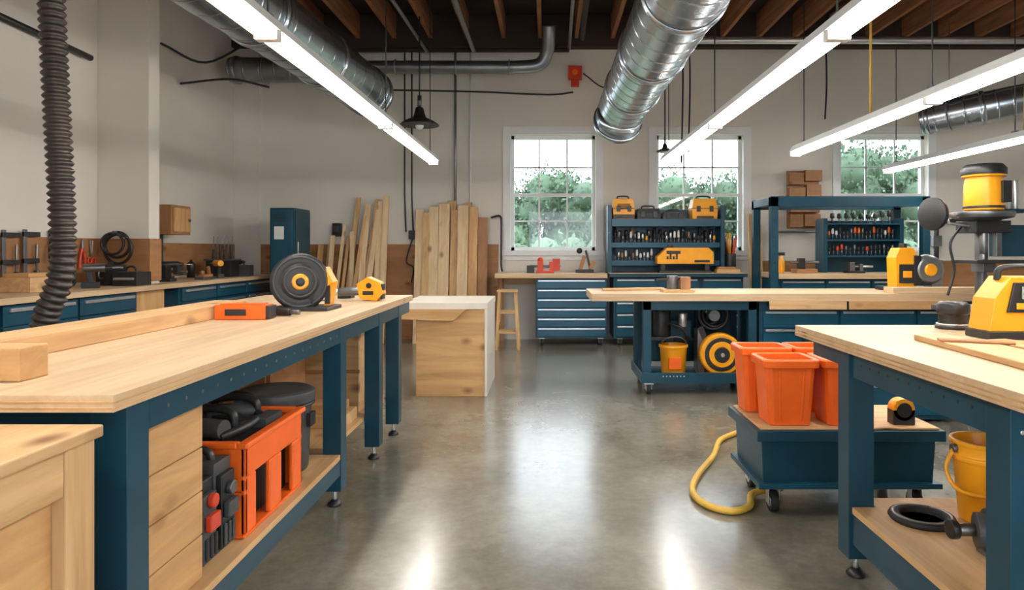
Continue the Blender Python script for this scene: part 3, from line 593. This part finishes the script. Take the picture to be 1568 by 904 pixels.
b.sweep([(cx-.30, cy-.02, 1.51), (cx-.28, cy-.02, 1.45), (cx-.12, cy-.02, 1.43)], .012, SIL, 8)
for i in range(2): b.cyl((cx+.17+i*.09, cy+.05, 1.56), (cx+.17+i*.09, cy+.05, 1.78), .034, SIL)
b.box(cx+.12, cx+.32, cy-.0, cy+.1, 1.53, 1.56, BLUE); b.box(cx+.09, cx+.13, cy+.0, cy+.05, 1.2, 1.5, STL); b.box(cx+.16, cx+.36, cy+.05, cy+.2, 1.2, 1.44, BLUE)
b.sweep(cr([(cx-.1, cy+.1, 1.45), (cx-.2, cy+.1, 1.3), (cx-.17, cy+.1, 1.1), (cx-.22, cy+.1, .9)], 6), .01, BLK, 8); b.done()
b = B('low_storage_cabinet'); b.box(2.05, 2.92, 4.95, 5.5, .02, .55, BLUE); drawers_front(b, 2.07, 2.9, 4.95, .05, .53, 2); b.box(2.0, 2.97, 4.93, 5.53, .55, .58, BLUE)
for x in (2.1, 2.85): b.box(x-.03, x+.03, 5.0, 5.06, 0, .02, BLK)
b.done()

# ------------------------------------------------------------------ rolling chest + bins + hose
b = B('rolling_storage_chest', .006); b.frus(1.42, 3.44, .13, .36, .80, .43, .82, .45, BLUE); b.box(.98, 1.86, 3.18, 3.70, .355, .405, BLUE)
b.box(.99, 1.85, 3.19, 3.69, .13, .155, BLUED); b.box(1.0, 1.84, 3.20, 3.68, .405, .415, W['x'])
for x in (1.08, 1.76):
    for y in (3.27, 3.61): b.caster(x, y, .05, .13)
b.done()
def bin_(x, y, w=.235, h=.32, d=.22):
    b = B('orange_storage_bin', .004); b.tub(x, y, .417, .417+h, w*.84, d*.84, w, d, .008, ORG); b.done()
bin_(1.155, 3.33, .235, .315); bin_(1.435, 3.33, .235, .315); bin_(1.12, 3.585, .235, .335, .19); bin_(1.40, 3.585, .25, .335, .19)
b = B('tape_measure', .006); b.cyl((1.70, 3.25, .487), (1.70, 3.31, .487), .052, YEL); b.cyl((1.70, 3.245, .487), (1.70, 3.315, .487), .035, BLK); b.box(1.648, 1.752, 3.25, 3.31, .417, .487, BLK); b.box(1.66, 1.74, 3.248, 3.25, .50, .53, YEL); b.done()
b = B('yellow_air_hose', 0)
b.sweep(cr([(1.3, 4.63, .018), (1.12, 4.42, .018), (1.0, 4.1, .018), (.83, 3.75, .018), (.745, 3.5, .018), (.76, 3.32, .018), (.86, 3.22, .018), (.97, 3.28, .018), (1.03, 3.42, .03), (1.2, 3.5, .03)], 10), .017, YH, 12); b.done()

# ------------------------------------------------------------------ right table
def leg(b, x0, x1, y0, y1, ztop, foot=.08):
    b.box(x0, x1, y0, y1, foot, ztop, BLUE); xm = (x0+x1)/2; ym = (y0+y1)/2
    b.cyl((xm, ym, .02), (xm, ym, foot), .01, SIL, seg=10); b.lathe((xm, ym, 0), [(.035, 0), (.035, .01), (.015, .03)], BLK, seg=16); b.cyl((xm, ym, foot-.012), (xm, ym, foot-.002), .02, SIL, seg=6)
b = B('workbench', .004); TL, TR, T0, T1 = 1.09, 2.75, 1.56, 3.0
b.box(TL, TR, T0, T1, .875, .92, WT['x'])
for z in (.883, .897): b.box(TL-.001, TR+.001, T0-.001, T1+.001, z, z+.006, PLY['x'])
for x in (1.14, 2.6):
    for y in (1.68, 2.58): leg(b, x, x+.095, y, y+.095, .875)
b.box(1.15, 1.19, 1.775, 2.58, .77, .875, BLUE); b.box(1.15, 1.23, 2.675, 2.95, .80, .875, BLUE); b.box(2.61, 2.66, 1.775, 2.58, .77, .875, BLUE); b.box(1.235, 2.6, 1.70, 1.74, .80, .875, BLUE); b.box(1.235, 2.6, 2.60, 2.64, .77, .875, BLUE)
b.box(1.15, 1.20, 1.775, 2.58, .14, .255, BLUE); b.box(2.61, 2.66, 1.775, 2.58, .14, .255, BLUE); b.box(1.235, 2.6, 2.60, 2.64, .17, .255, BLUE); b.box(1.235, 2.6, 1.70, 1.74, .17, .255, BLUE)
b.box(1.15, 2.66, 1.78, 2.575, .255, .28, W['y']); b.box(1.24, 2.6, 2.575, 2.67, .255, .28, W['y'])
for i in range(11): b.cyl((1.148, 1.85+i*.065, .825), (1.1505, 1.85+i*.065, .825), .006, BLK, seg=8)
for i in range(3): b.cyl((1.17+i*.02, 1.678, .80), (1.17+i*.02, 1.681, .80), .006, SIL, seg=8)
b.done()
b = B('yellow_bucket', .002); bx, by = 1.57, 2.45
b.lathe((bx, by, .281), [(.078, 0), (.083, .01), (.10, .22), (.112, .22), (.112, .235), (.104, .24), (.104, .275), (.112, .275), (.112, .29), (.098, .29), (.075, .02), (0, .02)], YEL)
b.sweep(cr([(bx-.112, by, .54), (bx-.15, by-.02, .47), (bx-.13, by-.07, .41), (bx-.04, by-.12, .40)], 6), .007, YEL, 8); b.cyl((bx-.12, by, .54), (bx-.10, by, .54), .015, STL); b.done()
b = B('black_rubber_ring', 0); b.lathe((1.345, 2.45, .281), [(.105, 0), (.112, .01), (.105, .022), (.078, .022), (.07, .01), (.075, 0)], RUB, seg=40); b.torus((1.345, 2.45, .298), .095, .008, STL); b.done()
b = B('electric_motor', .004); c = Vector((1.46, 2.14, .36))
b.cyl(c-Vector((.07, -.02, 0)), c+Vector((.10, -.02, 0)), .07, STL); b.cyl(c-Vector((.10, -.03, 0)), c-Vector((.07, -.02, 0)), .055, GRY)
for i in range(6): b.torus(c+Vector((-.05+i*.025, .01-i*.004, 0)), .072, .004, GRY, (1, -.2, 0))
b.cyl(c-Vector((.16, -.035, 0)), c-Vector((.09, -.03, 0)), .02, STL); b.cyl(c-Vector((.18, -.035, 0)), c-Vector((.155, -.035, 0)), .03, BLK); b.box(c.x-.08, c.x+.10, c.y-.05, c.y+.06, .281, .30, STL); b.box(c.x-.02, c.x+.06, c.y-.04, c.y+.04, .40, .45, BLK)
b.cyl((c.x+.1, c.y+.02, c.z+.02), (c.x+.1, c.y+.02, c.z+.13), .02, STL); b.done()
b = B('jobsite_radio', .012); x0, x1, y0, y1, z = 1.62, 1.93, 2.50, 2.63, .921
b.prism([(x0+.0, z+.03), (x1, z+.03), (x1, z+.16), (x1-.04, z+.23), (x0+.08, z+.23), (x0+.02, z+.15)], YEL, 'y', y0, y1)
b.box(x0-.005, x1+.005, y0-.01, y1+.01, z, z+.03, BLK); b.prism([(x0+.06, z+.10), (x1-.05, z+.10), (x1-.06, z+.21), (x0+.085, z+.21)], BLK, 'y', y0-.010, y0)
b.box(x0+.11, x0+.22, y0-.015, y0-.010, z+.15, z+.195, SCR); b.box(x0+.09, x1-.09, y0-.015, y0-.010, z+.112, z+.135, YEL); b.cyl((x0+.155, y0-.018, z+.065), (x0+.155, y0, z+.065), .022, BLK)
b.sweep(cr([(x0+.07, 2.565, z+.215), (x0+.09, 2.565, z+.26), (x1-.07, 2.565, z+.26), (x1-.05, 2.565, z+.215)], 6), .013, BLK, 10); b.done()
b = B('router_base', .002); b.lathe((1.70, 2.86, .921), [(.068, 0), (.068, .012), (.055, .02), (.055, .06), (.062, .065), (.062, .10), (.05, .112), (.01, .114)], BLK); b.torus((1.70, 2.86, .94), .06, .004, SIL); b.done()
b = B('wood_plank'); b.rbox((1.40, 2.10, .931), (.16, .80, .02), W['y'], (0, 0, -.06)); b.done()
b = B('wood_plank'); b.rbox((1.64, 2.0, .931), (.13, .76, .02), PLY['y'], (0, 0, .28)); b.done()
b = B('wood_offcut'); b.rbox((1.43, 2.28, .946), (.05, .22, .008), OSB['y'], (0, 0, 1.2)); b.done()

# ------------------------------------------------------------------ centre box table
b = B('plywood_storage_box', .002); b.box(-1.12, -.535, 5.83, 6.70, .0, .745, PLY['x']); b.box(-.535, -.515, 5.82, 6.71, 0, .745, WTOP); b.box(-1.25, -.51, 5.815, 6.72, .745, .80, WTOP)
b.prism([(-1.25, .745), (-1.25, .66), (-.80, .645), (-.69, .745)], PLY['x'], 'y', 5.79, 5.815); b.done()

# ------------------------------------------------------------------ left table
b = B('workbench', .004)
b.box(-2.06, -.985, 1.55, 5.0, .88, .92, WT['y'])
for z in (.887, .90): b.box(-2.061, -.984, 1.549, 5.001, z, z+.006, PLY['y'])
for x in (-1.085, -2.04):
    for y in (1.62, 3.30, 4.05, 4.58): leg(b, x, x+.088, y, y+.09, .88)
for x in (-1.035, -2.0):
    b.box(x, x+.035, 1.715, 3.30, .80, .88, BLUE); b.box(x, x+.035, 3.395, 4.05, .80, .88, BLUE); b.box(x, x+.035, 4.145, 4.58, .80, .88, BLUE); b.box(x, x+.035, 4.68, 4.95, .80, .88, BLUE)
b.box(-1.945, -1.085, 1.64, 1.68, .80, .88, BLUE); b.box(-1.945, -1.085, 4.61, 4.65, .80, .88, BLUE)
b.box(-1.04, -1.0, 1.715, 3.30, .16, .235, BLUE); b.box(-2.03, -1.99, 1.715, 3.30, .16, .235, BLUE); b.box(-2.03, -1.0, 1.715, 3.30, .235, .26, W['y'])
b.box(-1.94, -1.09, 3.40, 4.7, .235, .26, W['y'])
for i in range(17): b.cyl((-1.0005, 1.8+i*.09, .84), (-.998, 1.8+i*.09, .84), .006, STL, seg=8)
b.done()
b = B('wood_fence_board'); b.box(-1.76, -1.585, 1.62, 3.6, .921, .985, W['y']); b.done()
b = B('wood_block'); b.box(-1.575, -1.315, 1.70, 1.80, .921, 1.005, PLY['x']); b.done()
b = B('laser_level', .006); b.box(-1.57, -1.33, 3.22, 3.32, .921, .99, ORG); b.box(-1.335, -1.315, 3.225, 3.315, .925, .985, BLK); b.box(-1.52, -1.42, 3.214, 3.22, .94, .97, BLK); b.box(-1.55, -1.35, 3.23, 3.31, .99, .995, ORG); b.done()
b = B('drill_chuck', .002); b.cyl((-1.36, 3.42, .94), (-1.28, 3.40, .94), .018, BLK); b.cyl((-1.28, 3.40, .94), (-1.23, 3.39, .94), .012, STL); b.done()
b = B('disc_sander', .003); ax = Vector((.42, -1, 0)).normalized(); c = Vector((-1.37, 3.78, 1.075))
b.lathe(c-ax*.09, [(.08, 0), (.13, .01), (.148, .03), (.153, .09), (.14, .10)], YEL, ax, 40)
b.lathe(c, [(.150, 0), (.156, .012), (.156, .035), (.142, .045), (.132, .040), (.12, .045), (.10, .038), (.09, .045), (.06, .045)], BLK, ax, 40)
b.torus(c+ax*.042, .136, .006, GRY, ax); b.torus(c+ax*.042, .082, .007, GRY, ax)
b.lathe(c+ax*.03, [(.045, 0), (.045, .02), (.036, .026)], YEL, ax, 30); b.lathe(c+ax*.05, [(.024, 0), (.024, .012), (.012, .016)], BLK, ax)
b.box(-1.50, -1.18, 3.66, 3.92, .921, .94, BLK); b.box(-1.43, -1.29, 3.76, 3.86, .94, 1.0, BLK); b.rbox((-1.22, 3.85, 1.0), (.03, .08, .16), YEL, (0, .2, 0)); b.rbox((-1.235, 3.84, 1.1), (.05, .09, .10), YEL, (0, -.5, 0)); b.box(-1.24, -1.21, 3.80, 3.81, .95, 1.05, BLK); b.done()
b = B('angle_grinder', .006); b.cyl((-1.36, 4.45, .975), (-1.18, 4.45, .985), .028, STL); b.cyl((-1.44, 4.45, .97), (-1.36, 4.45, .975), .022, SIL)
b.lathe((-1.46, 4.45, .925), [(.05, 0), (.05, .006), (.025, .02), (.02, .05)], STL); b.prism([(-1.21, .935), (-1.10, .921), (-1.06, .97), (-1.08, 1.04), (-1.16, 1.075), (-1.23, 1.03)], YEL, 'y', 4.40, 4.50); b.box(-1.19, -1.12, 4.395, 4.40, .96, .985, BLK)
b.box(-1.08, -1.065, 4.41, 4.49, .93, 1.03, BLK); b.cyl((-1.15, 4.395, 1.02), (-1.15, 4.40, 1.02), .018, BLK); b.done()
b = B('battery_pack'); b.box(-1.42, -1.33, 4.62, 4.72, .921, .98, BLK); b.box(-1.41, -1.34, 4.61, 4.62, .94, .96, STL); b.done()
# under-table
b = B('plywood_drawer_unit', .002); b.box(-1.93, -1.06, 1.78, 2.06, .262, .79, PLY['y'])
for i in range(4): b.box(-1.06, -1.04, 1.78, 2.06, .265+i*.131, .265+i*.131+.127, PLY['y'])
b.done()
for k, (y0, y1) in enumerate(((2.075, 2.18), (2.195, 2.305))):
    b = B('drill_case', .01); t = .56-.03*(1-k); b.box(-1.34, -1.07, y0, y1, .262, t, [BLK, GRY][k]); b.box(-1.07, -1.05, y0+.01, y1-.01, .28, t-.04, [GRY, BLK][k]); b.box(-1.05, -1.03, y0+.02, y1-.02, .38, .43, [RED, GRY][k])
    for q in range(3): b.box(-1.05, -1.042, y0+.02+q*.028, y0+.035+q*.028, .29, .36, [BLK, GRY][k])
    ym = (y0+y1)/2; b.sweep(cr([(-1.30, ym, t-.02), (-1.27, ym, t+.03), (-1.13, ym, t+.03), (-1.10, ym, t-.02)], 5), .013, BLK, 8); b.cyl((-1.05, ym, .47), (-1.03, ym, .47), .022, [RED, STL][k]); b.done()
b = B('orange_tool_tote', .01); X0, X1, Y0, Y1 = -1.52, -1.03, 2.33, 2.87
b.box(X0, X1, Y0, Y1, .262, .275, ORG)
for q in ((X0, X0+.02), (X1-.02, X1)):
    b.box(*q, Y0, Y1, .47, .585, ORG)
    for a, c in ((0, .09), (.21, .32), (.44, .54)): b.box(*q, Y0+a, Y0+c, .275, .47, ORG)
for q in ((Y0, Y0+.02), (Y1-.02, Y1)):
    b.box(X0, X1, *q, .42, .585, ORG)
    for x in (X0, (X0+X1)/2-.04, X1-.08): b.box(x, x+.08, *q, .275, .42, ORG)
for q in ((X0-.012, X0+.025), (X1-.025, X1+.012)): b.box(*q, Y0-.012, Y1+.012, .57, .592, ORG)
for q in ((Y0-.012, Y0+.025), (Y1-.025, Y1+.012)): b.box(X0+.025, X1-.025, *q, .57, .592, ORG)
b.box(X0+.05, X1-.05, Y0+.05, Y1-.05, .275, .565, BLK)
b.done()
b = B('power_tool_pile', .006)
for i, (x, y, s_) in enumerate(((-1.42, 2.44, 1), (-1.24, 2.48, -1), (-1.40, 2.60, 1), (-1.24, 2.68, 1))):
    b.cyl((x-.08, y, .61), (x+.09, y+.05*s_, .61), .034, [BLK, GRY][i % 2]); b.sweep(cr([(x-.08, y, .62), (x-.10, y+.02, .65), (x, y+.04, .665), (x+.08, y+.03, .65), (x+.09, y+.03, .60)], 6), .015, BLK, 10); b.box(x-.05, x+.04, y-.04, y+.04, .567, .61, BLK)
b.sweep(cr([(-1.46, 2.77, .595), (-1.38, 2.78, .65), (-1.22, 2.78, .655), (-1.14, 2.7, .60)], 6), .018, BLK, 10)
b.sweep(cr([(-1.16, 2.42, .585), (-1.11, 2.5, .60), (-1.12, 2.62, .60), (-1.18, 2.6, .585)], 6), .016, BLK, 10); b.box(-1.14, -1.08, 2.62, 2.78, .567, .60, GRY)
b.cyl((-1.46, 2.40, .60), (-1.38, 2.40, .60), .03, ORG); b.done()
b = B('black_waste_bin', .002); b.lathe((-1.225, 3.08, .261), [(.135, 0), (.14, .01), (.155, .31), (.17, .31), (.17, .355), (.15, .365), (.13, .357), (.02, .37)], GRY, seg=36); b.torus((-1.225, 3.08, .56), .162, .008, BLK)
for s_ in (-1, 1): b.box(-1.225+s_*.16-.01, -1.225+s_*.16+.01, 3.05, 3.11, .46, .52, BLK)
b.done()
b = B('rubber_hose_coil', 0); b.torus((-1.62, 3.1, .60), .09, .014, BLK, (0, 1, .1)); b.torus((-1.62, 3.14, .42), .13, .016, BLK, (.1, 1, .1)); b.box(-1.72, -1.52, 3.16, 3.2, .262, .7, BLK); b.done()
b = B('plywood_crate', .002); b.box(-1.55, -1.15, 4.16, 4.5, .261, .78, W['x']); b.box(-1.56, -1.14, 4.145, 4.16, .50, .52, OSB['x']); b.done()
b = B('plywood_crate', .002); b.box(-1.93, -1.40, 3.45, 3.95, .261, .76, OSB['x']); b.box(-1.91, -1.42, 3.435, 3.45, .30, .72, OSB['x']); b.done()
b = B('wood_block'); b.box(-1.36, -1.12, 3.78, 4.02, .261, .33, W['x']); b.box(-1.34, -1.16, 3.82, 4.0, .33, .38, PLY['x']); b.done()
# foreground wooden cabinet
b = B('wooden_workbench', .004); X0, X1, Y0, Y1 = -1.95, -1.0, .55, 1.51
b.box(X0-.02, X1+.012, Y0-.02, Y1+.012, .835, .862, W['y'])
for x in (X0, X1-.06):
    for y in (Y0, Y1-.09): b.box(x, x+.06, y, y+.09, 0, .835, W['z'])
    b.box(x+.004, x+.056, Y0+.09, Y1-.09, .735, .835, W['y']); b.box(x+.004, x+.056, Y0+.09, Y1-.09, .38, .46, W['y']); b.box(x+.004, x+.056, Y0+.09, Y1-.09, .06, .16, W['y']); b.box(x+.015, x+.03, Y0+.09, Y1-.09, .16, .735, PLY['y'])
for y in (Y0, Y1-.04): b.box(X0+.06, X1-.06, y, y+.04, .735, .835, W['x']); b.box(X0+.06, X1-.06, y+.01, y+.03, .06, .735, PLY['x'])
b.done()
b = B('wood_offcut'); b.rbox((-1.25, 1.30, .874), (.10, .3, .02), OSB['y'], (0, 0, .4)); b.done()

# ------------------------------------------------------------------ world + camera
w = bpy.data.worlds.new('overcast_sky'); sc.world = w; w.use_nodes = True
bg = w.node_tree.nodes['Background']; bg.inputs[0].default_value = (.80, .91, 1.0, 1); bg.inputs[1].default_value = 5.2
cam = bpy.data.cameras.new('camera'); co = bpy.data.objects.new('camera', cam); sc.collection.objects.link(co)
co.location = (0, 0, 1.25); co.rotation_euler = (math.radians(90), 0, 0)
cam.sensor_width = 36; cam.lens = 24.0; cam.shift_x = -.0344; cam.shift_y = -.044; cam.clip_start = .05; cam.clip_end = 300
sc.camera = co
